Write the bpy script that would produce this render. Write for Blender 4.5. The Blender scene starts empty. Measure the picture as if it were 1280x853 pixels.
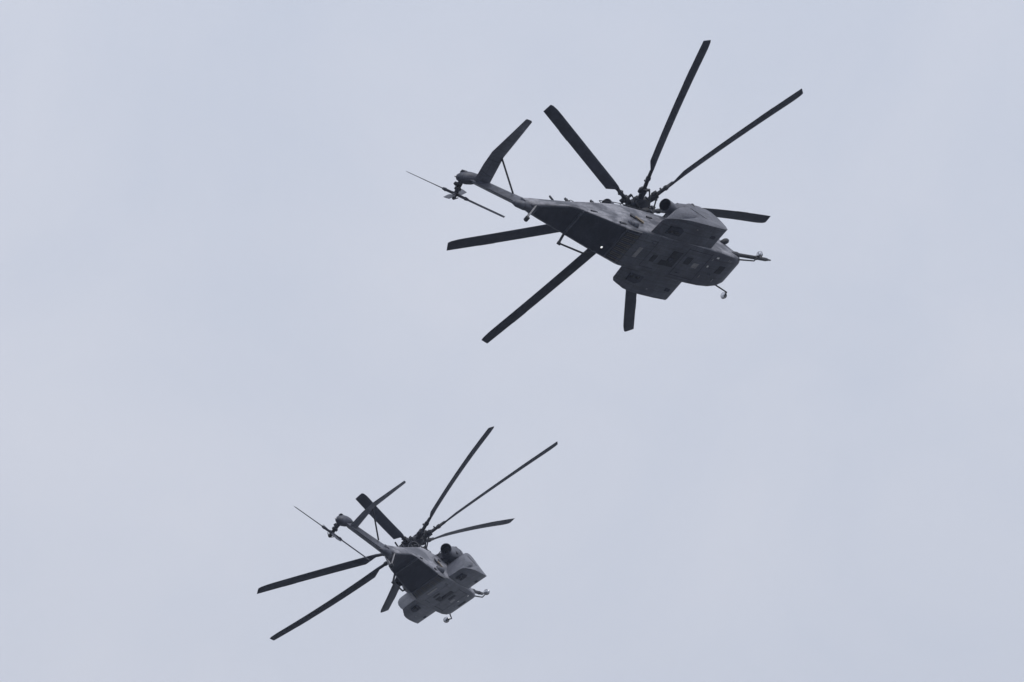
import bpy, bmesh, math, random
from mathutils import Matrix, Vector, Euler
random.seed(4)
S = bpy.context.scene
C = S.collection
RAD = math.radians
PI = math.pi

# ------------------------------------------------------------------ camera
ELEV = 30.0                                   # the photographer looks up at 30 degrees
cam_d = bpy.data.cameras.new('camera')
cam_d.sensor_width = 36.0
cam_d.lens = 250.0
cam_d.clip_start = 0.5
cam_d.clip_end = 60000.0
cam = bpy.data.objects.new('camera', cam_d)
C.objects.link(cam)
cam.location = (0, 0, 1.7)
cam.rotation_euler = (RAD(90 + ELEV), 0, 0)
S.camera = cam
CAM = Matrix.Translation((0, 0, 1.7)) @ Euler((RAD(90 + ELEV), 0, 0)).to_matrix().to_4x4()

# ------------------------------------------------------------------ sky and sun
SUN_EL, SUN_AZ = 48.0, 137.0                  # azimuth clockwise from +Y
W = bpy.data.worlds.new('World')
S.world = W
W.use_nodes = True
nt = W.node_tree
nt.nodes.clear()
wo = nt.nodes.new('ShaderNodeOutputWorld')
bg = nt.nodes.new('ShaderNodeBackground')
bg.inputs['Strength'].default_value = 0.0988
sky = nt.nodes.new('ShaderNodeTexSky')
sky.sky_type = 'NISHITA'
sky.sun_disc = False
sky.sun_elevation = RAD(SUN_EL)
sky.sun_rotation = RAD(SUN_AZ)
tc = nt.nodes.new('ShaderNodeTexCoord')
CLOUD_W = 37.5
n1 = nt.nodes.new('ShaderNodeTexNoise')       # small wisps
n1.noise_dimensions = '4D'
n1.inputs['W'].default_value = CLOUD_W
n1.inputs['Scale'].default_value = 24.0
n1.inputs['Detail'].default_value = 5.0
n1.inputs['Roughness'].default_value = 0.55
n1.inputs['Distortion'].default_value = 0.6
n2 = nt.nodes.new('ShaderNodeTexNoise')       # broad swells of the deck
n2.noise_dimensions = '4D'
n2.inputs['W'].default_value = CLOUD_W
n2.inputs['Scale'].default_value = 4.5
n2.inputs['Detail'].default_value = 2.0
nt.links.new(tc.outputs['Generated'], n1.inputs['Vector'])
nt.links.new(tc.outputs['Generated'], n2.inputs['Vector'])
addn = nt.nodes.new('ShaderNodeMath')
addn.operation = 'MULTIPLY_ADD'
addn.inputs[1].default_value = 0.42
nt.links.new(n1.outputs['Fac'], addn.inputs[0])
nt.links.new(n2.outputs['Fac'], addn.inputs[2])
cr = nt.nodes.new('ShaderNodeValToRGB')       # closed overcast, thicker and thinner cloud
cr.color_ramp.elements[0].position = 0.5
cr.color_ramp.elements[0].color = (5.62, 6.16, 7.36, 1)
cr.color_ramp.elements[1].position = 0.9
cr.color_ramp.elements[1].color = (7.02, 7.26, 8.10, 1)
nt.links.new(addn.outputs[0], cr.inputs['Fac'])
# an overcast sky is brighter overhead than at the horizon: (1 + 2 sin elevation) / 3
sp = nt.nodes.new('ShaderNodeSeparateXYZ')
nt.links.new(tc.outputs['Generated'], sp.inputs['Vector'])
ov = nt.nodes.new('ShaderNodeMapRange')
ov.inputs['From Min'].default_value = 0.0
ov.inputs['From Max'].default_value = 1.0
ov.inputs['To Min'].default_value = 0.60
ov.inputs['To Max'].default_value = 1.40
nt.links.new(sp.outputs['Z'], ov.inputs['Value'])
cm = nt.nodes.new('ShaderNodeMix')
cm.data_type = 'RGBA'
cm.blend_type = 'MULTIPLY'
cm.inputs['Factor'].default_value = 1.0
nt.links.new(cr.outputs['Color'], cm.inputs['A'])
nt.links.new(ov.outputs['Result'], cm.inputs['B'])
mx = nt.nodes.new('ShaderNodeMix')
mx.data_type = 'RGBA'
mx.inputs['Factor'].default_value = 0.94      # the cloud deck covers all but a trace of the blue
nt.links.new(sky.outputs['Color'], mx.inputs['A'])
nt.links.new(cm.outputs['Result'], mx.inputs['B'])
nt.links.new(mx.outputs['Result'], bg.inputs['Color'])
nt.links.new(bg.outputs['Background'], wo.inputs['Surface'])

sd = bpy.data.lights.new('sun', 'SUN')
sd.energy = 1.3
sd.angle = RAD(25)
sd.color = (1.0, 0.96, 0.9)
sun = bpy.data.objects.new('sun', sd)
C.objects.link(sun)
sv = Vector((math.sin(RAD(SUN_AZ)) * math.cos(RAD(SUN_EL)), math.cos(RAD(SUN_AZ)) * math.cos(RAD(SUN_EL)), math.sin(RAD(SUN_EL))))
sun.rotation_euler = sv.to_track_quat('Z', 'Y').to_euler()

S.view_settings.view_transform = 'Standard'
S.view_settings.look = 'None'
S.view_settings.gamma = 1.0
S.view_settings.exposure = 0.0
S.view_settings.use_curve_mapping = False

# ------------------------------------------------------------------ materials
def mat_paint(name, dark, light, rough=0.5, scale=0.9, pos=(0.42, 0.62), metallic=0.0, stretch=(1, 1, 1), spec=0.5, streak=0.0):
    """weathered paint: two tones of the same colour broken up by noise, fine grain on top"""
    m = bpy.data.materials.new(name)
    m.use_nodes = True
    t = m.node_tree
    b = t.nodes['Principled BSDF']
    tcd = t.nodes.new('ShaderNodeTexCoord')
    mp = t.nodes.new('ShaderNodeMapping')
    mp.inputs['Scale'].default_value = stretch
    t.links.new(tcd.outputs['Object'], mp.inputs['Vector'])
    oi = t.nodes.new('ShaderNodeObjectInfo')
    ml = t.nodes.new('ShaderNodeMath'); ml.operation = 'MULTIPLY'; ml.inputs[1].default_value = 37.0
    t.links.new(oi.outputs['Random'], ml.inputs[0])
    a = t.nodes.new('ShaderNodeTexNoise'); a.noise_dimensions = '4D'
    a.inputs['Scale'].default_value = scale; a.inputs['Detail'].default_value = 6; a.inputs['Roughness'].default_value = 0.6
    a.inputs['Distortion'].default_value = 0.4
    t.links.new(mp.outputs['Vector'], a.inputs['Vector']); t.links.new(ml.outputs[0], a.inputs['W'])
    r = t.nodes.new('ShaderNodeValToRGB')
    r.color_ramp.elements[0].position = pos[0]; r.color_ramp.elements[0].color = (*dark, 1)
    r.color_ramp.elements[1].position = pos[1]; r.color_ramp.elements[1].color = (*light, 1)
    t.links.new(a.outputs['Fac'], r.inputs['Fac'])
    f = t.nodes.new('ShaderNodeTexNoise'); f.inputs['Scale'].default_value = 9; f.inputs['Detail'].default_value = 3
    t.links.new(tcd.outputs['Object'], f.inputs['Vector'])
    mr = t.nodes.new('ShaderNodeMapRange')
    mr.inputs['From Min'].default_value = 0.3; mr.inputs['From Max'].default_value = 0.7
    mr.inputs['To Min'].default_value = 0.8; mr.inputs['To Max'].default_value = 1.2
    t.links.new(f.outputs['Fac'], mr.inputs['Value'])
    mu = t.nodes.new('ShaderNodeMix'); mu.data_type = 'RGBA'; mu.blend_type = 'MULTIPLY'; mu.inputs['Factor'].default_value = 1
    t.links.new(r.outputs['Color'], mu.inputs['A']); t.links.new(mr.outputs['Result'], mu.inputs['B'])
    col = mu.outputs['Result']
    if streak:
        ms = t.nodes.new('ShaderNodeMapping'); ms.inputs['Scale'].default_value = (.5, 5, 5)
        t.links.new(tcd.outputs['Object'], ms.inputs['Vector'])
        ns = t.nodes.new('ShaderNodeTexNoise'); ns.noise_dimensions = '4D'; ns.inputs['Scale'].default_value = 1.6; ns.inputs['Detail'].default_value = 4
        t.links.new(ms.outputs['Vector'], ns.inputs['Vector']); t.links.new(ml.outputs[0], ns.inputs['W'])
        rs = t.nodes.new('ShaderNodeMapRange'); rs.inputs['From Min'].default_value = .35; rs.inputs['From Max'].default_value = .65
        rs.inputs['To Min'].default_value = 1 - streak; rs.inputs['To Max'].default_value = 1 + streak * .6
        t.links.new(ns.outputs['Fac'], rs.inputs['Value'])
        m2 = t.nodes.new('ShaderNodeMix'); m2.data_type = 'RGBA'; m2.blend_type = 'MULTIPLY'; m2.inputs['Factor'].default_value = 1
        t.links.new(col, m2.inputs['A']); t.links.new(rs.outputs['Result'], m2.inputs['B'])
        # sheet joints: thin darker lines along and across the skin, irregular spacing
        bk = t.nodes.new('ShaderNodeTexBrick')
        bk.inputs['Color1'].default_value = (1, 1, 1, 1); bk.inputs['Color2'].default_value = (.86, .86, .87, 1); bk.inputs['Mortar'].default_value = (.45, .45, .47, 1)
        bk.inputs['Scale'].default_value = 1.0; bk.inputs['Mortar Size'].default_value = .018; bk.inputs['Brick Width'].default_value = 1.15; bk.inputs['Row Height'].default_value = .62
        sx = t.nodes.new('ShaderNodeSeparateXYZ'); t.links.new(tcd.outputs['Object'], sx.inputs['Vector'])
        av = t.nodes.new('ShaderNodeMath'); av.operation = 'ADD'; t.links.new(sx.outputs['Y'], av.inputs[0]); t.links.new(sx.outputs['Z'], av.inputs[1])
        cx = t.nodes.new('ShaderNodeCombineXYZ'); t.links.new(sx.outputs['X'], cx.inputs['X']); t.links.new(av.outputs[0], cx.inputs['Y'])
        t.links.new(cx.outputs['Vector'], bk.inputs['Vector'])
        m3 = t.nodes.new('ShaderNodeMix'); m3.data_type = 'RGBA'; m3.blend_type = 'MULTIPLY'; m3.inputs['Factor'].default_value = .8
        t.links.new(m2.outputs['Result'], m3.inputs['A']); t.links.new(bk.outputs['Color'], m3.inputs['B'])
        col = m3.outputs['Result']
    t.links.new(col, b.inputs['Base Color'])
    b.inputs['Roughness'].default_value = rough
    b.inputs['Metallic'].default_value = metallic
    b.inputs['Specular IOR Level'].default_value = spec
    return m

M = {}
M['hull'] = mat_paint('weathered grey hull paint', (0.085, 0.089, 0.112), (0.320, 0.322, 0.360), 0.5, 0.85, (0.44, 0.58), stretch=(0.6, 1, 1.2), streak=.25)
M['belly'] = mat_paint('shade-darkened grey paint', (0.056, 0.062, 0.086), (0.098, 0.105, 0.136), 0.52, 0.8, streak=.25)  # grey made darker: shade of the undersides painted into the colour
M['grey'] = mat_paint('grey fairing paint', (0.092, 0.097, 0.122), (0.142, 0.147, 0.176), 0.5, 0.7, streak=.18)
M['ramp'] = mat_paint('ramp paint with shade', (0.022, 0.025, 0.038), (0.040, 0.044, 0.062), 0.75, 0.9, spec=.3)  # shade on the sloping, ground-facing ramp is painted into this dark colour
M['blade'] = mat_paint('black rotor blade', (0.026, 0.030, 0.046), (0.040, 0.045, 0.066), 0.55, 1.5)
M['hub'] = mat_paint('dark oily metal', (0.014, 0.015, 0.020), (0.030, 0.031, 0.038), 0.6, 3.0)
M['soot'] = mat_paint('sooty exhaust', (0.012, 0.012, 0.014), (0.030, 0.030, 0.033), 0.8, 3.0)
M['hole'] = mat_paint('dark opening', (0.012, 0.013, 0.017), (0.026, 0.028, 0.034), 0.85, 4.0)
M['pale'] = mat_paint('pale grey panel paint', (0.22, 0.22, 0.235), (0.28, 0.28, 0.30), 0.5, 4.0)
M['rib'] = mat_paint('brown stained rib', (0.084, 0.076, 0.068), (0.125, 0.116, 0.108), 0.7, 2.5)
M['ochre'] = mat_paint('ochre strip', (0.19, 0.15, 0.10), (0.28, 0.22, 0.15), 0.6, 6.0)
M['tyre'] = mat_paint('tyre rubber', (0.018, 0.018, 0.02), (0.03, 0.03, 0.033), 0.8, 5.0)
M['white'] = mat_paint('white lamp glass', (0.80, 0.80, 0.82), (0.9, 0.9, 0.9), 0.3, 4.0)
M['glass'] = mat_paint('tinted glass', (0.012, 0.014, 0.018), (0.016, 0.018, 0.022), 0.06, 1.0)
M['chrome'] = mat_paint('mirror metal', (0.62, 0.63, 0.66), (0.7, 0.7, 0.73), 0.12, 1.0, metallic=1.0)
M['lit'] = mat_paint('lit white lamp', (0.8, 0.8, 0.8), (0.9, 0.9, 0.9), 0.3, 4.0)
M['lit'].node_tree.nodes['Principled BSDF'].inputs['Emission Color'].default_value = (1, 1, 1, 1)
M['lit'].node_tree.nodes['Principled BSDF'].inputs['Emission Strength'].default_value = 0.9

def mat_ground():
    m = bpy.data.materials.new('worn airfield ground')
    m.use_nodes = True
    t = m.node_tree
    b = t.nodes['Principled BSDF']
    tcd = t.nodes.new('ShaderNodeTexCoord')
    a = t.nodes.new('ShaderNodeTexNoise'); a.inputs['Scale'].default_value = 0.02; a.inputs['Detail'].default_value = 8
    r = t.nodes.new('ShaderNodeValToRGB')
    r.color_ramp.elements[0].position = 0.35; r.color_ramp.elements[0].color = (0.085, 0.088, 0.082, 1)
    r.color_ramp.elements[1].position = 0.7; r.color_ramp.elements[1].color = (0.165, 0.162, 0.155, 1)
    t.links.new(tcd.outputs['Object'], a.inputs['Vector']); t.links.new(a.outputs['Fac'], r.inputs['Fac'])
    t.links.new(r.outputs['Color'], b.inputs['Base Color'])
    b.inputs['Roughness'].default_value = 0.9
    return m
M['ground'] = mat_ground()

# ------------------------------------------------------------------ the ground (below the frame)
def add_grid(bm, size, n):
    vs = [[bm.verts.new(((i / n - .5) * size, (j / n - .5) * size, 0)) for j in range(n + 1)] for i in range(n + 1)]
    for i in range(n):
        for j in range(n):
            bm.faces.new((vs[i][j], vs[i + 1][j], vs[i + 1][j + 1], vs[i][j + 1]))

# ------------------------------------------------------------------ mesh helpers
def finish(name, bm, mat, parent=None, sharp=38, smooth=True):
    bmesh.ops.recalc_face_normals(bm, faces=bm.faces)
    me = bpy.data.meshes.new(name)
    bm.to_mesh(me); bm.free()
    mats = mat if isinstance(mat, (list, tuple)) else [mat]
    for m in mats: me.materials.append(m)
    if smooth:
        for p in me.polygons: p.use_smooth = True
        me.set_sharp_from_angle(angle=RAD(sharp))
    o = bpy.data.objects.new(name, me)
    C.objects.link(o)
    if parent: o.parent = parent
    return o

def V(*a): return Vector(a)

def loft(bm, rings, cap0=True, cap1=True, closed=True):
    vr = [[bm.verts.new(p) for p in r] for r in rings]
    n = len(vr[0])
    out = []
    for a, b in zip(vr[:-1], vr[1:]):
        for i in range(n if closed else n - 1):
            j = (i + 1) % n
            out.append(bm.faces.new((a[i], a[j], b[j], b[i])))
    if cap0: bm.faces.new(vr[0][::-1])
    if cap1: bm.faces.new(vr[-1])
    return out

def frame(d):
    d = d.normalized()
    u = V(0, 0, 1) if abs(d.z) < .9 else V(1, 0, 0)
    a = d.cross(u).normalized(); b = d.cross(a).normalized()
    return a, b

def tube(bm, pts, radii, n=10, cap=True):
    pts = [Vector(p) for p in pts]
    if not isinstance(radii, (list, tuple)): radii = [radii] * len(pts)
    rings = []
    ref = None
    for i, p in enumerate(pts):
        d = pts[min(i + 1, len(pts) - 1)] - pts[max(i - 1, 0)]
        if i > 0 and (pts[i] - pts[i - 1]).length < 1e-6: d = pts[i + 1] - p
        d.normalize()
        if ref is None: a, b = frame(d)
        else:
            a = (ref - d * ref.dot(d)).normalized(); b = d.cross(a)
        ref = a
        rings.append([p + (a * math.cos(2 * PI * k / n) + b * math.sin(2 * PI * k / n)) * radii[i] for k in range(n)])
    loft(bm, rings, cap, cap)

def revolve(bm, c, axis, prof, n=24, cap0=True, cap1=True):
    """prof: (distance along axis, radius)"""
    c = Vector(c); d = Vector(axis).normalized(); a, b = frame(d)
    rings = [[c + d * t + (a * math.cos(2 * PI * k / n) + b * math.sin(2 * PI * k / n)) * max(r, 1e-3) for k in range(n)] for t, r in prof]
    loft(bm, rings, cap0, cap1)

def box(bm, c, s, ax=None, bevel=0.0):
    c = Vector(c)
    X, Y, Z = ax if ax else (V(1, 0, 0), V(0, 1, 0), V(0, 0, 1))
    h = [x * .5 for x in s]
    vs = [bm.verts.new(c + X * (sx * h[0]) + Y * (sy * h[1]) + Z * (sz * h[2])) for sx in (-1, 1) for sy in (-1, 1) for sz in (-1, 1)]
    fs = [bm.faces.new([vs[i] for i in q]) for q in ((0, 1, 3, 2), (4, 6, 7, 5), (0, 4, 5, 1), (2, 3, 7, 6), (0, 2, 6, 4), (1, 5, 7, 3))]
    if bevel:
        es = {e for f in fs for e in f.edges}
        bmesh.ops.bevel(bm, geom=list(es), offset=bevel, segments=2, affect='EDGES', profile=.5)

def prism(bm, poly, off):
    a = [Vector(p) for p in poly]; b = [p + Vector(off) for p in a]
    loft(bm, [a, b])

def lerp(a, b, t): return a + (b - a) * t

def interp(tab, x):
    """piecewise monotone smooth interpolation of rows (x, ...), x descending"""
    if x >= tab[0][0]: return tab[0][1:]
    for p, q in zip(tab[:-1], tab[1:]):
        if x >= q[0]:
            t = (p[0] - x) / (p[0] - q[0])
            return tuple(lerp(u, v, t) for u, v in zip(p[1:], q[1:]))
    return tab[-1][1:]

# ------------------------------------------------------------------ helicopter: axes x forward, y to port, z up, origin at the rotor head
FUS = [  # x, z bottom, z top, half width bottom, half width top, bottom radius, top radius
    (6.42, -3.40, -2.90, .45, .45, .24, .22), (6.36, -3.56, -2.74, .66, .60, .30, .28), (6.20, -3.78, -2.55, .86, .74, .34, .34),
    (5.90, -3.98, -2.36, 1.03, .86, .34, .38), (5.40, -4.13, -2.10, 1.16, .96, .28, .42), (4.70, -4.21, -1.82, 1.26, 1.05, .22, .46),
    (3.80, -4.245, -1.60, 1.32, 1.10, .17, .50), (2.50, -4.25, -1.50, 1.35, 1.15, .15, .52), (0.0, -4.25, -1.46, 1.35, 1.15, .14, .52),
    (-3.80, -4.25, -1.42, 1.33, 1.12, .13, .50), (-4.15, -4.24, -1.45, 1.29, 1.11, .11, .50), (-5.20, -4.05, -1.58, 1.17, 1.04, .09, .46), (-6.50, -3.68, -1.74, 1.09, .94, .07, .42),
    (-8.40, -3.08, -2.0, .95, .74, .07, .30), (-9.0, -2.95, -2.07, .90, .67, .07, .26), (-9.60, -2.92, -2.10, .80, .60, .08, .24), (-11.0, -2.94, -2.16, .54, .43, .10, .22),
    (-12.0, -2.94, -2.20, .36, .32, .16, .2), (-12.6, -2.80, -2.26, .24, .22, .16, .16)]

def fus_ring(x, nc=5):
    zb, zt, wb, wt, rb, rt = interp(FUS, x)
    pts = []
    def arc(cy, cz, r, a0, a1):
        for k in range(nc + 1):
            a = lerp(a0, a1, k / nc)
            pts.append(V(x, cy + r * math.cos(a), cz + r * math.sin(a)))
    arc(wb - rb, zb + rb, rb, -PI / 2, 0)
    pts.append(V(x, lerp(wb, wt, .35) + .02, lerp(zb, zt, .45)))
    arc(wt - rt, zt - rt, rt, 0, PI / 2)
    arc(-wt + rt, zt - rt, rt, PI / 2, PI)
    pts.append(V(x, -lerp(wb, wt, .35) - .02, lerp(zb, zt, .45)))
    arc(-wb + rb, zb + rb, rb, PI, 3 * PI / 2)
    return pts

def belly_z(x): return interp(FUS, x)[0]
def belly_w(x): r = interp(FUS, x); return r[2] - r[4]

def belly_patch(bm, x0, x1, y0, y1, t=.012, sink=.03):
    """a thin plate lying on the belly skin, t proud of it; y0 and y1 may be pairs (at x0, at x1)"""
    y0 = y0 if isinstance(y0, tuple) else (y0, y0); y1 = y1 if isinstance(y1, tuple) else (y1, y1)
    za, zb_ = belly_z(x0), belly_z(x1)
    lo = [V(x0, y0[0], za - t), V(x1, y0[1], zb_ - t), V(x1, y1[1], zb_ - t), V(x0, y1[0], za - t)]
    loft(bm, [lo, [p + V(0, 0, t + sink) for p in lo]])

SPON = [(-3.30, -4.08), (-2.55, -3.70), (-1.70, -3.30), (-.90, -2.90), (0.0, -2.58), (.70, -2.38), (1.35, -2.28), (1.95, -2.30), (2.36, -2.46),
        (2.68, -2.80), (2.82, -3.22), (2.80, -3.66), (2.62, -4.02), (2.38, -4.14), (1.2, -4.20), (-.2, -4.23), (-1.2, -4.215), (-1.9, -4.19), (-2.5, -4.15), (-2.95, -4.11)]

def sponson(side, parent):
    bm = bmesh.new()
    def edge(x, z, low):
        """the outer face leans inboard as it rises; its plan curves in towards the tail"""
        k = max(0, min(1, (z + 4.2) / 1.64))
        g = 1 - .27 * max(0, (-.4 - x) / 2.9) ** 2.2
        return 1.2 + (2.84 - .12 * k - .05 * max(0, (x - 2.1) / .65) ** 2 - 1.2) * g + low
    rings = []
    for y in (.9, 1.7, 2.25):
        rings.append([V(x + (.1 * (y - .9) if x < -2.4 else 0), side * y, z) for x, z in SPON])
    for ins, low in ((.0, -.06), (.05, 0.0), (.45, .035), (.8, .045)):
        r = []
        for x, z in SPON:
            k = max(0, min(1, (z + 4.15) / 1.59))
            z2 = z - (.02 if ins < .05 else .08) * k
            y = edge(x + (.2 if x < -2.4 else 0), z2, low if k > .1 or ins > .05 else low * .2)
            cx, cz = .5, -3.55
            f = 0 if ins <= .05 else ins
            r.append(V(lerp(x + (.34 if x < -2.4 else 0), cx, f), side * y, lerp(z2, cz + min(0, (x - .5) * -.0), f)))
        rings.append(r)
    loft(bm, rings)
    bm.normal_update()
    bmesh.ops.recalc_face_normals(bm, faces=bm.faces)
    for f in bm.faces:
        if f.normal.z < -.8: f.material_index = 1  # downward faces take the grey with shade painted in
    bmesh.ops.bevel(bm, geom=[e for e in bm.edges if len(e.link_faces) == 2 and e.calc_face_angle(0) > RAD(40)], offset=.09, segments=3, profile=.5, affect='EDGES', clamp_overlap=True)
    o = finish('sponson', bm, [M['grey'], M['belly']], parent, 30)
    # seam lines on the outer end
    bm = bmesh.new()
    for pts in ([(.15, edge(.15, -2.80, .01), -2.80), (.62, edge(.62, -3.25, .025), -3.25), (1.1, edge(1.1, -3.7, .025), -3.7), (1.5, edge(1.5, -4.1, .005), -4.1)],):
        tube(bm, [(x, side * y, z) for x, y, z in pts], .014, 6)
    finish('panel_seam', bm, M['hub'], o)
    # main wheels retracted into the open well
    w = bmesh.new()
    poly = [(-2.25, 1.58), (-1.0, 1.60), (-.95, 2.02), (-1.35, 2.2), (-2.2, 2.1)]
    prism(w, [(x, side * y, -4.236) for x, y in poly], (0, 0, .08))
    well = finish('wheel_well', w, M['ramp'], o, smooth=False)
    for cx in (-1.98, -1.42):
        b = bmesh.new()
        revolve(b, (cx, side * 1.68, -4.07), (0, side, 0), [(0, .16), (.0, .22), (.05, .265), (.13, .27), (.18, .22), (.18, .16)], 18)
        finish('main_wheel', b, M['tyre'], o)
    b = bmesh.new()
    box(b, (1.75, side * 2.1, -4.19), (.4, .2, .04)); 
    finish('inspection_panel', b, M['ramp'], o, smooth=False)
    b = bmesh.new()
    box(b, (.0, side * 2.35, -4.23), (.14, .06, .03)); finish('drain_plate', b, M['pale'], o, smooth=False)
    return o

U20 = V(0, math.sin(RAD(20)), math.cos(RAD(20)))          # up along the canted pylon
N20 = V(0, math.cos(RAD(20)), -math.sin(RAD(20)))         # tail rotor shaft, to port and down

def airfoil_ring(le, te, thick, up, n=7):
    """closed ring round a chord from le to te; thick along unit vector up"""
    le = Vector(le); te = Vector(te); up = Vector(up).normalized()
    prof = [(0, 0), (.03, .28), (.12, .46), (.3, .5), (.55, .42), (.8, .2), (1, .03)]
    top = [le.lerp(te, t) + up * h * thick for t, h in prof]
    bot = [le.lerp(te, t) - up * h * thick for t, h in prof[1:]][::-1]
    return top + bot

# ---------- rotor blade (own mesh each: every blade flaps and bends by its own amount)
R_MAIN, E0 = 12.04, 1.0
def blade_bm(flap, bend, lag, coll=11.0, twist=-11.0):
    bm = bmesh.new()
    L = R_MAIN - E0
    def pos(r):
        s = max(0, (r - E0) / L)
        return V(E0 + L * s * math.cos(flap) * math.cos(lag) if r > E0 else r, L * s * math.cos(flap) * math.sin(lag), L * s * math.sin(flap) + bend * 4 * s * (1 - s))
    st = []
    # (r, leading, trailing edge offsets from the pitch axis, thickness)
    table = [(2.55, .10, -.10, .16), (2.85, .16, -.13, .12), (3.55, .18, -.52, .10), (4.2, .18, -.52, .095), (5.2, .18, -.52, .09), (6.2, .18, -.52, .088),
             (7.2, .18, -.52, .085), (8.2, .18, -.52, .082), (9.0, .18, -.52, .08), (9.02, .18, -.535, .08), (10.0, .18, -.535, .078), (10.02, .18, -.52, .078), (10.9, .18, -.52, .076), (11.4, .17, -.52, .072), (11.85, .12, -.52, .06), (12.04, .05, -.52, .04)]
    rings = []
    for r, le, te, th in table:
        p = pos(r); d = (pos(r + .05) - pos(r - .05)).normalized()
        a = RAD(coll + twist * (r - 7) / L)
        c0 = V(0, 0, 1).cross(d).normalized(); n0 = d.cross(c0)
        c = c0 * math.cos(a) + n0 * math.sin(a)          # towards the leading edge
        n = d.cross(c).normalized()
        rings.append(airfoil_ring(p + c * le, p + c * te, th, n))
    loft(bm, rings)
    return bm, pos

def spindle_bm(pos):
    bm = bmesh.new()
    tube(bm, [(.45, 0, 0), (.9, 0, 0), pos(1.25), pos(1.3), pos(1.55), pos(1.6), pos(2.1), pos(2.15), pos(2.3), pos(2.35), pos(2.75)],
         [.17, .17, .2, .22, .22, .12, .11, .15, .15, .11, .10], 12)
    p = pos(1.42)
    box(bm, p + V(0, .27, -.02), (.16, .34, .12), bevel=.03)     # pitch horn
    box(bm, p + V(.02, -.25, .02), (.34, .2, .16), bevel=.03)    # damper
    q = pos(2.22)
    box(bm, q, (.07, .36, .08), bevel=.02)
    box(bm, q + V(-.28, 0, .12), (.1, .10, .14), bevel=.02)
    return bm

def tag(o, **kw):
    for k, v in kw.items(): o[k] = v
    return o

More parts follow.
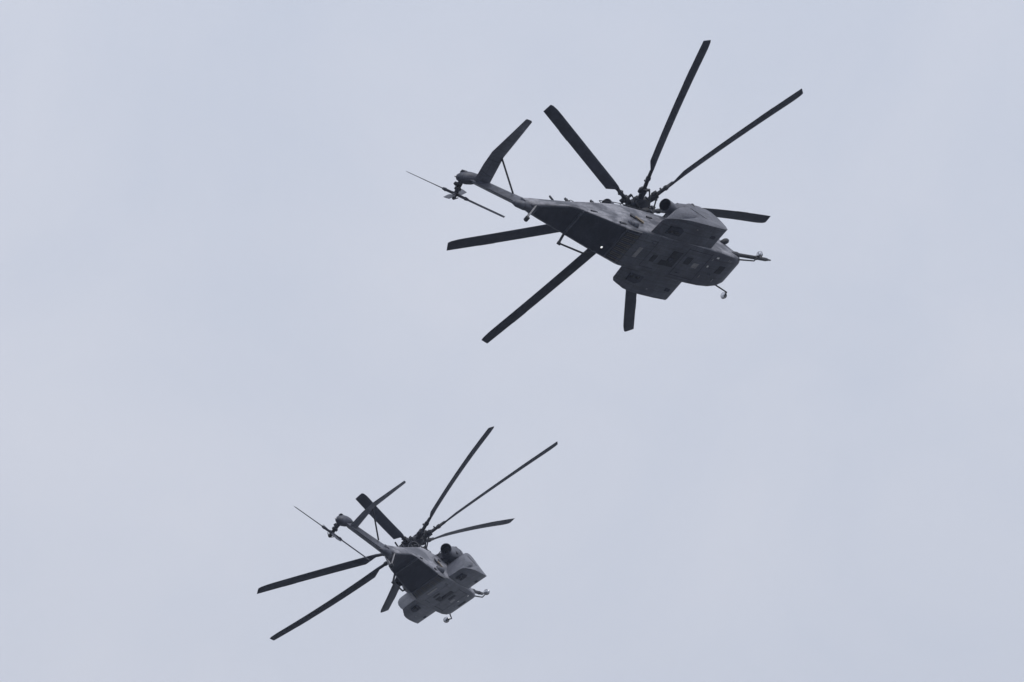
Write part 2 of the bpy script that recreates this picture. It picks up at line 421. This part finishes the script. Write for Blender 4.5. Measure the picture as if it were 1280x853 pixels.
def build_helicopter():
    H = bpy.data.objects.new('helicopter', None)
    C.objects.link(H)
    H.empty_display_size = 2

    # --- fuselage
    bm = bmesh.new()
    xs = []
    for a, b in zip(FUS[:-1], FUS[1:]):
        n = max(1, int(abs(a[0] - b[0]) / .45))
        xs += [lerp(a[0], b[0], k / n) for k in range(n)]
    xs.append(FUS[-1][0])
    loft(bm, [fus_ring(x) for x in xs])
    bm.normal_update()
    bmesh.ops.recalc_face_normals(bm, faces=bm.faces)
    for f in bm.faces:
        if f.normal.z < -.75: f.material_index = 1  # bottom skin: hull grey swapped for the one with painted shade
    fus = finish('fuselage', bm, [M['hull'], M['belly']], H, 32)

    # --- ramp, upper door and their frames on the upswept tail
    def inset(x0, x1, m): return (-belly_w(x0) + m, -belly_w(x1) + m), (belly_w(x0) - m, belly_w(x1) - m)
    def strip_plate(name, x0, x1, m, mat, t):
        b = bmesh.new()
        n = max(1, int((x0 - x1) / .5))
        rings = []
        for k in range(n + 1):
            x = lerp(x0, x1, k / n); w = belly_w(x) - m; z = belly_z(x)
            rings.append([V(x, -w, z - t), V(x, w, z - t), V(x, w, z + .03), V(x, -w, z + .03)])
        loft(b, rings)
        return finish(name, b, mat, H, smooth=False)
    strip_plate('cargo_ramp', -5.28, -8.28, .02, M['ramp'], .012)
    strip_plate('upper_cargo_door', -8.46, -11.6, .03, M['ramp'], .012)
    strip_plate('door_frame', -8.32, -8.42, .0, M['belly'], .10)
    strip_plate('ramp_hinge', -5.14, -5.24, .0, M['belly'], .03)
    for s in (-1, 1):
        b = bmesh.new()
        pts = [(x, s * (belly_w(x) + .03), belly_z(x) - .005) for x in (-4.1, -4.7, -5.3)]
        tube(b, pts, .035, 6)
        finish('ramp_edge_rail', b, M['pale'], H)
        b = bmesh.new()
        pts = [(x, s * (belly_w(x) + .03), belly_z(x) + .0) for x in (-5.4, -6.5, -7.6, -8.4)]
        tube(b, pts, .03, 6)
        finish('ramp_seal', b, M['belly'], H)
    # ribbed ramp toe: lengthwise ribs, each its own piece
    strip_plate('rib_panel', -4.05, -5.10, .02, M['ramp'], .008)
    for k in range(17):
        y = -1.02 + 2.04 * k / 16
        b = bmesh.new()
        f = .93
        pa = [V(-4.10, y - .032, belly_z(-4.15) - .035), V(-5.06, (y - .032) * f, belly_z(-5.06) - .03), V(-5.06, (y + .032) * f, belly_z(-5.06) - .03), V(-4.10, y + .032, belly_z(-4.15) - .035)]
        loft(b, [pa, [p + V(0, 0, .06) for p in pa]])
        finish('rib', b, M['rib'] if k % 3 else M['belly'], H, smooth=False)

    # --- belly plates, hatches and lamps
    def plate(name, mat, x0, x1, y0, y1, t=.012):
        b = bmesh.new(); belly_patch(b, x0, x1, y0, y1, t); return finish(name, b, mat, H, smooth=False)
    plate('access_panel', M['pale'], -3.02, -3.36, -.26, .48)
    plate('vent_hatch', M['hole'], -1.36, -1.78, -.02, .47)
    h = plate('cargo_hook_hatch', M['hole'], .45, -.42, -.62, .5)
    b = bmesh.new(); belly_patch(b, -.40, -.86, .16, .54, .012); finish('hatch_door', b, M['hole'], h, smooth=False)
    b = bmesh.new(); belly_patch(b, .02, -.30, -.12, .12, .05); finish('hook_beam', b, M['ramp'], h, smooth=False)
    b = bmesh.new(); revolve(b, (-.1, .1, -4.33), (0, 0, 1), [(0, .03), (.02, .09), (.1, .1)], 12); finish('hook', b, M['hub'], h)
    plate('vent_hatch', M['hole'], 1.58, 1.04, -.46, .06)
    plate('access_panel', M['pale'], 2.40, 1.92, -.17, .17)
    plate('nose_wheel_hatch', M['hole'], 4.78, 4.22, -.42, .15)
    for (x, y, sx, sy) in ((3.5, -.9, .2, .11), (3.2, -.7, .08, .13), (3.22, -.18, .12, .12), (3.2, .63, .08, .2), (4.6, -.90, .09, .14), (4.55, .68, .08, .2), (4.8, -.84, .08, .13)):
        plate('vent_slot', M['pale'] if sx < .1 else M['white'], x + sx / 2, x - sx / 2, y - sy / 2, y + sy / 2, .014)
    for (x0, x1, y0, y1) in ((-2.2, -2.9, -.9, -.86), (-2.2, -2.24, -.86, .9), (.7, .66, -1.05, 1.05), (2.9, 2.86, -1.1, 1.1), (2.86, .7, -1.0, -.96), (2.86, .7, .96, 1.0), (-.95, -2.2, .92, .96)):
        plate('skin_seam', M['ramp'], x0, x1, y0, y1, .006)
    # blade aerials and drains under the belly
    for (x, y, hgt) in ((-2.6, -.75, .16), (3.9, .3, .12), (1.2, .75, .1)):
        b = bmesh.new()
        z = belly_z(x)
        loft(b, [airfoil_ring((x + .14, y, z + .02), (x - .14, y, z + .02), .04, (0, 1, 0)), airfoil_ring((x + .03, y, z - hgt), (x - .13, y, z - hgt), .02, (0, 1, 0))])
        finish('blade_aerial', b, M['belly'], H)

    # --- cockpit glazing
    def pane(name, poly, n, parent=H):
        b = bmesh.new(); prism(b, poly, Vector(n) * -.03); return finish(name, b, M['glass'], parent, smooth=False)
    def ringpt(x, frac):
        r = fus_ring(x); k = frac * (len(r) - 1); i = int(k); t = k - i
        return r[i].lerp(r[min(i + 1, len(r) - 1)], t)
    def skin_pane(name, xa, xb, ia, ib, off=.012):
        """pane following the skin between two stations and two ring indices"""
        b = bmesh.new()
        cols = [lerp(xa, xb, k / 4) for k in range(5)]
        idx = list(range(ia, ib + 1))
        outer = []; inner = []
        for x in cols:
            r = fus_ring(x); cz = (r[0].z + r[8].z) * .5
            ro = []; ri = []
            for i in idx:
                p = r[i]; d = V(0.25, p.y, p.z - cz); d.normalize()
                ro.append(b.verts.new(p + d * off)); ri.append(b.verts.new(p - d * .02))
            outer.append(ro); inner.append(ri)
        m_, n_ = len(cols), len(idx)
        for g in (outer, inner):
            for a in range(m_ - 1):
                for c in range(n_ - 1): b.faces.new((g[a][c], g[a + 1][c], g[a + 1][c + 1], g[a][c + 1]))
        for a in range(m_ - 1):
            for c in (0, n_ - 1): b.faces.new((outer[a][c], outer[a + 1][c], inner[a + 1][c], inner[a][c]))
        for c in range(n_ - 1):
            for a in (0, m_ - 1): b.faces.new((outer[a][c], outer[a][c + 1], inner[a][c + 1], inner[a][c]))
        return finish(name, b, M['glass'], H, 50)
    skin_pane('windshield', 6.15, 5.0, 7, 12)
    skin_pane('windshield', 6.15, 5.0, 13, 18)
    skin_pane('cockpit_side_window', 4.85, 4.1, 7, 9)
    skin_pane('cockpit_side_window', 4.85, 4.1, 16, 18)

    # --- sponsons
    for s in (-1, 1): sponson(s, H)

    # --- rotor pylon fairing on the roof
    bm = bmesh.new()
    rings = []
    for x, zt, w in ((4.1, -1.45, .4), (3.4, -1.2, .6), (2.2, -1.05, .7), (.9, -1.0, .72), (-1.2, -1.0, .72), (-2.8, -1.1, .68), (-4.0, -1.28, .55), (-4.9, -1.5, .4)):
        r = []
        for k in range(13):
            a = PI * k / 12
            cy = math.copysign(abs(math.cos(a)) ** .75, math.cos(a)); sz = math.sin(a) ** .7 if math.sin(a) > 1e-6 else 0
            r.append(V(x, cy * (w + .15), -1.75 + (zt + 1.75) * sz))
        rings.append(r)
    loft(bm, rings)
    fair = finish('rotor_pylon_fairing', bm, M['hull'], H, 40)
    b = bmesh.new()
    revolve(b, (-4.45, -.62, -1.34), (-.94, -.22, .1), [(-1.2, .12), (-.6, .32), (-.05, .37), (.0, .37), (.02, .33)], 20, cap1=False)
    co = finish('cooler_outlet', b, M['hull'], H)
    b = bmesh.new()
    revolve(b, (-4.45, -.62, -1.34), (-.94, -.22, .1), [(-.12, .33), (-.04, .33), (-.05, .02)], 20)
    finish('outlet_grille', b, M['hole'], co)
    # roof handrail on posts, starboard and port
    def shoulder(x):
        zb, zt, wb, wt, rb, rt = interp(FUS, x)
        return wt - rt * .45, zt - rt * .12
    for s in (-1, 1):
        b = bmesh.new()
        stx = [-5.4, -4.4, -3.4, -2.5, -1.6, -.7]
        top = []
        for x in stx:
            y, z = shoulder(x)
            top.append(V(x, s * y, z + .2))
        tube(b, [V(stx[0], s * shoulder(stx[0])[0], shoulder(stx[0])[1] - .02)] + top + [V(stx[-1], s * shoulder(stx[-1])[0], shoulder(stx[-1])[1] - .02)], .026, 6)
        rail = finish('handrail', b, M['hub'], H)
        for x in stx[1:-1]:
            y, z = shoulder(x)
            b = bmesh.new(); tube(b, [(x, s * (y + .08), z - .25), (x, s * y, z), (x, s * y, z + .2)], .022, 6)
            finish('rail_post', b, M['hub'], rail)
    # small fittings on the tail boom top
    for (x, hgt, w) in ((-9.9, .28, .12), (-8.6, .2, .25), (-6.2, .1, .25)):
        b = bmesh.new(); zb, zt, wb, wt, rb, rt = interp(FUS, x)
        yy = -wt + rt * .5; box(b, (x, yy, zt + hgt / 2 - .08), (w, .10, hgt + .16), bevel=.015)
        tube(b, [(x, yy, zt + hgt - .04), (x, yy, zt + hgt + .05)], .06, 6)
        tube(b, [(x + .1, yy - .12, zt - .45), (x, yy - .02, zt - .05)], .035, 6)
        finish('boom_fitting', b, M['hub'], H)
    b = bmesh.new(); zt = interp(FUS, -8.0)[1]
    tube(b, [(-8.15, -.5, zt - .03), (-8.15, -.5, zt + .16), (-7.95, -.5, zt + .24), (-7.75, -.5, zt + .18), (-7.7, -.5, zt - .03)], .022, 6)
    finish('boom_handle', b, M['hub'], H)
    # tail drive shaft cover along the boom
    b = bmesh.new()
    tube(b, [(-4.7, 0, -1.5), (-6.5, 0, -1.76), (-9.6, 0, -2.06), (-11.9, 0, -2.14)], [.2, .2, .16, .13], 10)
    finish('drive_shaft_cover', b, M['grey'], H)

    # --- engines
    def engine(s, parent):
        b = bmesh.new()
        c0 = V(.35, s * 1.68, -1.76)
        revolve(b, c0, (1, 0, 0.015), [(0, .34), (.25, .42), (.7, .50), (1.3, .55), (1.7, .56)], 24)
        n = finish('engine_nacelle', b, M['grey'], parent, 40)
        b = bmesh.new()                                            # intake particle separator barrel
        revolve(b, V(1.75, s * 1.70, -1.76), (1, 0, 0.015), [(-.35, .5), (0, .585), (.1, .60), (.9, .60), (1.15, .56), (1.3, .44), (1.32, .2)], 28)
        finish('intake_filter', b, M['grey'], n, 30)
        b = bmesh.new()
        revolve(b, V(1.75, s * 1.70, -1.76), (1, 0, 0.015), [(.1, .60), (.13, .62), (.19, .62), (.22, .60)], 28); finish('filter_band', b, M['hub'], n, 30)
        b = bmesh.new()
        box(b, (2.2, s * 2.12, -1.40), (.18, .18, .2), bevel=.03); finish('drain_mast', b, M['hub'], n)
        b = bmesh.new()                                            # exhaust pipe, open at the back
        d = V(-1, s * .16, -.02)
        pts = [V(.75, s * 1.6, -1.68), V(.3, s * 1.68, -1.68), V(-.44, s * 1.87, -1.70)]
        tube(b, pts, [.38, .38, .375], 20, cap=False)
        tube(b, [pts[2], pts[2] + d * .01], [.375, .35], 20, cap=False)
        e = finish('exhaust_pipe', b, M['grey'], n, 50)
        b = bmesh.new()
        tube(b, [pts[2] + d * .005, V(-.1, s * 1.78, -1.69), V(.5, s * 1.64, -1.68)], [.352, .34, .32], 20, cap=False)
        revolve(b, V(.45, s * 1.65, -1.68), d, [(0, .34), (.02, .33), (.03, .12), (.3, .02)], 20)
        finish('exhaust_liner', b, M['soot'], e)
        # struts and pipes between engine and roof, boxes on the nacelle
        for (x, y, z, x2, y2, z2, r) in ((.9, 1.45, -1.3, .5, .95, -1.52, .035), (1.5, 1.35, -1.3, 1.2, .95, -1.5, .03), (.55, 1.5, -2.1, .2, 1.1, -1.9, .04), (1.3, 1.75, -2.25, 1.0, 1.3, -2.0, .05)):
            b = bmesh.new()
            tube(b, [(x, s * y, z), (lerp(x, x2, .5), s * lerp(y, y2, .4), lerp(z, z2, .3)), (x2, s * y2, z2)], r, 6)
            finish('engine_pipe', b, M['hub'], n)
        for c, sz in (((.95, s * 1.95, -1.45), (.3, .16, .14)), ((1.2, s * 2.12, -1.95), (.36, .12, .2)), ((.6, s * 1.5, -1.36), (.22, .18, .12))):
            b = bmesh.new(); box(b, c, sz, bevel=.03); finish('engine_bracket', b, M['hub'], n)
        b = bmesh.new()                                            # engine mount and cowl down to the roof
        loft(b, [[V(.7, s * .8, -2.2), V(2.9, s * .8, -2.2), V(2.9, s * .8, -1.3), V(.7, s * .8, -1.3)], [V(.8, s * 1.5, -2.1), V(2.8, s * 1.5, -2.1), V(2.8, s * 1.5, -1.5), V(.8, s * 1.5, -1.5)]])
        finish('engine_cowl', b, M['hull'], n, 30)
        return n
    for s in (-1, 1): engine(s, H)

    # --- starboard side: round scoop with ochre strip, step, door recess
    b = bmesh.new()
    revolve(b, (-4.42, -1.24, -3.66), (.80, -.35, -.48), [(-.36, .16), (-.26, .22), (.0, .235), (.22, .23), (.26, .2), (.22, .18), (.1, .15)], 18)
    finish('side_scoop', b, M['belly'], H)
    b = bmesh.new()
    box(b, (-3.62, -1.36, -3.2), (.6, .08, .19), (V(.72, 0, -.69), V(0, 1, 0), V(.69, 0, .72))); finish('side_strip', b, M['ochre'], H, smooth=False)
    b = bmesh.new()
    box(b, (-3.92, -1.30, -2.92), (.40, .08, .24), (V(.72, 0, -.69), V(0, 1, 0), V(.69, 0, .72))); finish('strip_hinge', b, M['hub'], H, smooth=False)
    for (x, z, w, h_) in ((-5.4, -3.7, .55, .14), (-2.0, -2.5, .5, .1), (-7.4, -3.05, .6, .06)):
        b = bmesh.new()
        r = interp(FUS, x); t = (z - r[0]) / (r[1] - r[0]); y = lerp(r[2], r[3], t)
        box(b, (x, -y - .02, z), (w, .10, h_)); finish('side_step', b, M['hub'], H, smooth=False)

    # --- tow boom bracket at the port ramp edge
    for s in (1,):
        b = bmesh.new()
        tube(b, [(-8.37, s * .90, -3.15), (-8.95, s * 1.22, -3.68)], .075, 8)
        tube(b, [(-8.95, s * 1.22, -3.70), (-6.9, s * 1.26, -4.02), (-6.4, s * 1.1, -3.9)], [.055, .06, .05], 8)
        tube(b, [(-9.0, s * 1.25, -3.62), (-8.9, s * 1.2, -3.80)], .09, 8)
        finish('tow_bracket', b, M['hub'], H)
    # --- tail skid: V strut and pad
    b = bmesh.new()
    tube(b, [(-11.9, -.28, -2.9), (-12.95, .2, -3.70)], .05, 8)
    tube(b, [(-11.95, .30, -2.9), (-12.95, .2, -3.70)], .05, 8)
    sk = finish('tail_skid', b, M['pale'], H)
    b = bmesh.new(); revolve(b, (-12.95, .04, -3.72), (0, 1, 0), [(0, .08), (.02, .13), (.28, .13), (.32, .08)], 14); finish('skid_pad', b, M['hub'], sk)

    # --- canted tail pylon
    bm = bmesh.new()
    rings = []
    base = V(0, .08, -2.5)
    for (u, le, te, th) in ((-.25, -11.2, -13.0, .60), (.0, -11.45, -13.1, .60), (.5, -11.95, -13.35, .56), (1.2, -12.42, -13.7, .52), (2.0, -12.85, -14.15, .48), (2.6, -13.1, -14.4, .46), (2.95, -13.4, -14.5, .3)):
        o = base + U20 * u
        rings.append(airfoil_ring((le, o.y, o.z), (te, o.y, o.z), th, N20))
    loft(bm, rings)
    pyl = finish('tail_pylon', bm, M['belly'], H, 35)
    bm = bmesh.new()
    tube(bm, [(-12.0, .0, -2.72), (-12.5, .03, -2.70), (-13.05, .12, -2.55), (-13.25, .2, -2.4)], [.24, .28, .2, .05], 12)
    finish('pylon_fold_fairing', bm, M['belly'], pyl, 45)
    # gearbox fairing at the top
    bm = bmesh.new()
    revolve(bm, (-13.25, .78, .05), (-1.62, .52, .36), [(0, .05), (.12, .16), (.4, .28), (.8, .36), (1.15, .37), (1.45, .30), (1.68, .17), (1.76, .05)], 20)
    gb = finish('gearbox_fairing', bm, M['belly'], H, 50)
    bm = bmesh.new(); box(bm, (-14.35, .98, .62), (.5, .22, .1), bevel=.03); finish('gearbox_cap', bm, M['hub'], gb)
    bm = bmesh.new(); revolve(bm, (-14.86, 1.32, .50), (-1, .3, .1), [(0, .06), (.05, .05), (.08, .01)], 10); finish('tail_lamp', bm, M['white'], gb)
    # --- gull stabiliser on the starboard side with its strut
    bm = bmesh.new()
    up = V(0, .25, 1)
    loft(bm, [airfoil_ring((-13.08, .80, -.36), (-14.34, .80, -.28), .17, up), airfoil_ring((-13.02, -.2, -.05), (-14.3, -.25, -.02), .16, up),
              airfoil_ring((-13.0, -.92, .16), (-14.24, -1.09, .12), .15, (0, .15, 1)), airfoil_ring((-12.92, -2.2, .25), (-13.85, -2.3, .23), .12, (0, .05, 1)), airfoil_ring((-12.84, -3.50, .35), (-13.46, -3.56, .34), .09, (0, .05, 1)), airfoil_ring((-12.95, -3.57, .35), (-13.4, -3.60, .345), .03, (0, .05, 1))])
    stab = finish('stabiliser', bm, M['grey'], H, 35)
    bm = bmesh.new(); tube(bm, [(-12.80, .02, -1.80), (-13.12, -.84, .1)], .055, 8); finish('stabiliser_strut', bm, M['hub'], stab)
    # --- tail rotor
    tr = V(-14.59, 2.09, -.09)
    bm = bmesh.new()
    revolve(bm, tr - N20 * 1.0, N20, [(0, .17), (.55, .13), (.62, .2), (.75, .2), (.78, .12), (.9, .12), (.92, .24), (1.06, .24), (1.08, .13), (1.26, .11), (1.34, .05)], 16)
    for k in range(4):
        a = RAD(15) + k * PI / 2
        d = V(1, 0, 0) * math.cos(a) + U20 * math.sin(a)
        tube(bm, [tr + N20 * .12 + d * .25, tr + N20 * .3 + d * .05], .03, 6)
    box(bm, tr - N20 * .55 + V(-.22, 0, .05), (.3, .2, .2), bevel=.04)
    th = finish('tail_rotor_hub', bm, M['hub'], H)
    for k in range(4):
        b = bmesh.new()
        tube(b, [(.15, 0, 0), (.55, 0, 0), (.6, 0, 0), (.8, 0, 0)], [.08, .08, .11, .07], 8)
        a = RAD(9)
        rings = []
        for r, le, te, t_ in ((.68, .07, -.08, .07), (.85, .12, -.24, .06), (1.6, .12, -.26, .05), (2.9, .12, -.26, .035), (3.05, .10, -.25, .02)):
            c = V(0, math.cos(a), math.sin(a)); n = V(0, -math.sin(a), math.cos(a))
            rings.append(airfoil_ring(V(r, 0, 0) + c * le, V(r, 0, 0) + c * te, t_, n))
        loft(b, rings)
        o = finish('tail_rotor_blade', b, M['blade'], th, 35)
        o['az'] = k
    # --- main rotor head
    bm = bmesh.new()
    revolve(bm, (0, 0, -1.1), (0, 0, 1), [(0, .34), (.2, .30), (.22, .74), (.34, .78), (.42, .76), (.44, .3), (.6, .26), (.74, .34), (.78, .72), (.92, .92), (1.18, .92), (1.32, .74), (1.36, .45), (1.46, .42), (1.52, .2)], 28)
    for k in range(14):
        a = 2 * PI * k / 14
        d = V(math.cos(a), math.sin(a), 0)
        box(bm, d * (.86 if k % 2 else .6) + V(0, 0, .02 if k % 2 else .22), (.3, .16, .2 if k % 2 else .3), (d, V(-d.y, d.x, 0), V(0, 0, 1)), bevel=.03)
    hub = finish('main_rotor_hub', bm, M['hub'], H, 30)

    # --- refuelling probe, nose mirrors and nose fittings
    b = bmesh.new()
    revolve(b, (4.9, -1.12, -3.76), (4.25, -.03, .40), [(0, .10), (.35, .17), (.6, .17), (.85, .12), (1.2, .115), (2.6, .115), (2.62, .13), (2.75, .13), (2.77, .11), (3.75, .11), (3.8, .085), (3.95, .08), (4.0, .05), (4.25, .045), (4.28, .02)], 14)
    finish('refuelling_probe', b, M['hub'], H, 40)
    for s in (-1, 1):
        b = bmesh.new()
        tube(b, [(5.2, s * .98, -4.02), (6.75, s * 1.27, -4.10), (6.98, s * 1.52, -3.98)], [.05, .04, .04], 8)
        arm = finish('mirror_arm', b, M['hub'], H)
        b = bmesh.new()
        revolve(b, (7.05, s * 1.66, -3.90), (-.95, -.1, .10), [(-.18, .05), (-.13, .14), (-.02, .20), (.0, .215), (.02, .205)], 18, cap1=False)
        mo = finish('mirror', b, M['hub'], arm, 40)
        b = bmesh.new()
        revolve(b, (7.05, s * 1.66, -3.90), (-.95, -.1, .10), [(.01, .20), (.035, .165), (.055, .1), (.063, .02)], 18)
        finish('mirror_glass', b, M['chrome'], mo, 60)
    b = bmesh.new()
    revolve(b, (4.95, -1.24, -2.86), (.9, -.45, .1), [(-.35, .05), (-.2, .14), (.05, .18), (.22, .15), (.33, .05)], 14)
    finish('nose_side_lamp', b, M['hub'], H, 60)
    return H

# ------------------------------------------------------------------ the two helicopters
FLIGHT = {
 'near': dict(R=((0.61245, -0.61321, -0.49888), (-0.15049, -0.70999, 0.68795), (-0.77605, -0.34626, -0.52712)), t=(7.012, 7.557, -407.759),
    az=251.70, flap=(5.93, 4.47, 2.56, 2.7, 5.24, 5.97, 6.93), bend=(.157, .106, .232, -.01, -.075, -.051, -.221), lag=(.56, .07, -.52, -.58, .06, .29, .85), tail=123.5, cyclic=4),
 'far': dict(R=((0.22464, -0.81813, -0.52933), (-0.1646, -0.56727, 0.80692), (-0.96044, -0.09414, -0.26209)), t=(-6.72, -13.581, -474.296),
    az=233.42, flap=(8.5, 4.07, .61, -.01, 4.2, 7.62, 8.71), bend=(.186, .06, .17, -.094, -.155, .036, -.258), lag=(1.21, .57, -1.66, -.02, -.37, -.48, .84), tail=120.0, cyclic=11)}

def fly(H, f, tail_of):
    R = Matrix(f['R']).to_4x4()
    q = R.to_3x3().to_quaternion().to_matrix().to_4x4()
    H.matrix_world = CAM @ Matrix.Translation(f['t']) @ q
    hub = [c for c in H.children if c.name.startswith('main_rotor_hub')][0]
    for i in range(7):
        bm, pos = blade_bm(RAD(f['flap'][i]), f['bend'][i], RAD(f['lag'][i]), 11 + f['cyclic'] * math.cos(RAD(f['az'] + i * 360 / 7 - 100)))
        b = finish('rotor_blade', bm, M['blade'], hub, 40)
        b.rotation_euler = (0, 0, RAD(f['az'] + i * 360 / 7))
        s = finish('blade_spindle', spindle_bm(pos), M['hub'], hub, 40)
        s.rotation_euler = b.rotation_euler
        l = bmesh.new()
        tube(l, [(.70, .28, -.76), (1.40, .42, .02)], .045, 8)
        box(l, (.72, .28, -.72), (.16, .12, .16), bevel=.02)
        l = finish('pitch_link', l, M['hub'], hub)
        l.rotation_euler = b.rotation_euler
    th = [c for c in H.children if c.name.startswith('tail_rotor_hub')][0]
    B = Matrix(((1, 0, 0), U20, -N20)).transposed()       # rotor plane axes as columns
    for o in th.children:
        o.matrix_local = Matrix.Translation((-14.59, 2.09, -.09)) @ B.to_4x4() @ Matrix.Rotation(RAD(f['tail'] + 90 * o['az']), 4, 'Z')

def copy_tree(o, parent=None):
    c = o.copy()
    C.objects.link(c)
    if parent is not None:
        c.parent = parent
        c.matrix_parent_inverse = o.matrix_parent_inverse.copy()
    for ch in list(o.children):
        copy_tree(ch, c)
    return c

near = build_helicopter()
far = copy_tree(near)
tag(near, category='helicopter', group='heavy-lift helicopters flying in formation',
    label='larger dark grey heavy-lift helicopter seen side-on from below, nose and long probe pointing right')
tag(far, category='helicopter', group='heavy-lift helicopters flying in formation',
    label='smaller dark grey heavy-lift helicopter seen from behind, flying below and left of the other')
fly(near, FLIGHT['near'], None)
fly(far, FLIGHT['far'], None)

# lamp that shows only on the nearer aircraft, on the port side of its ramp
bm = bmesh.new()
z = belly_z(-5.75)
revolve(bm, (-5.75, .62, z + .02), (0, 0, -1), [(0, .07), (.04, .07), (.06, .05), (.07, .02)], 12)
finish('ramp_lamp', bm, M['lit'], near)

bm = bmesh.new()
add_grid(bm, 20000, 8)
g = finish('ground', bm, M['ground'], smooth=False)
g['kind'] = 'structure'

# ------------------------------------------------------------------ the air between
hm = bpy.data.materials.new('thin haze')
hm.use_nodes = True
t = hm.node_tree
t.nodes.clear()
ho = t.nodes.new('ShaderNodeOutputMaterial')
pv = t.nodes.new('ShaderNodeVolumePrincipled')
pv.inputs['Color'].default_value = (0.66, 0.76, 1.0, 1)
pv.inputs['Density'].default_value = 0.000095
t.links.new(pv.outputs['Volume'], ho.inputs['Volume'])
bm = bmesh.new()
box(bm, (0, 0, 149.5), (20200, 20200, 301))
h = finish('haze', bm, hm, smooth=False)
h['kind'] = 'stuff'
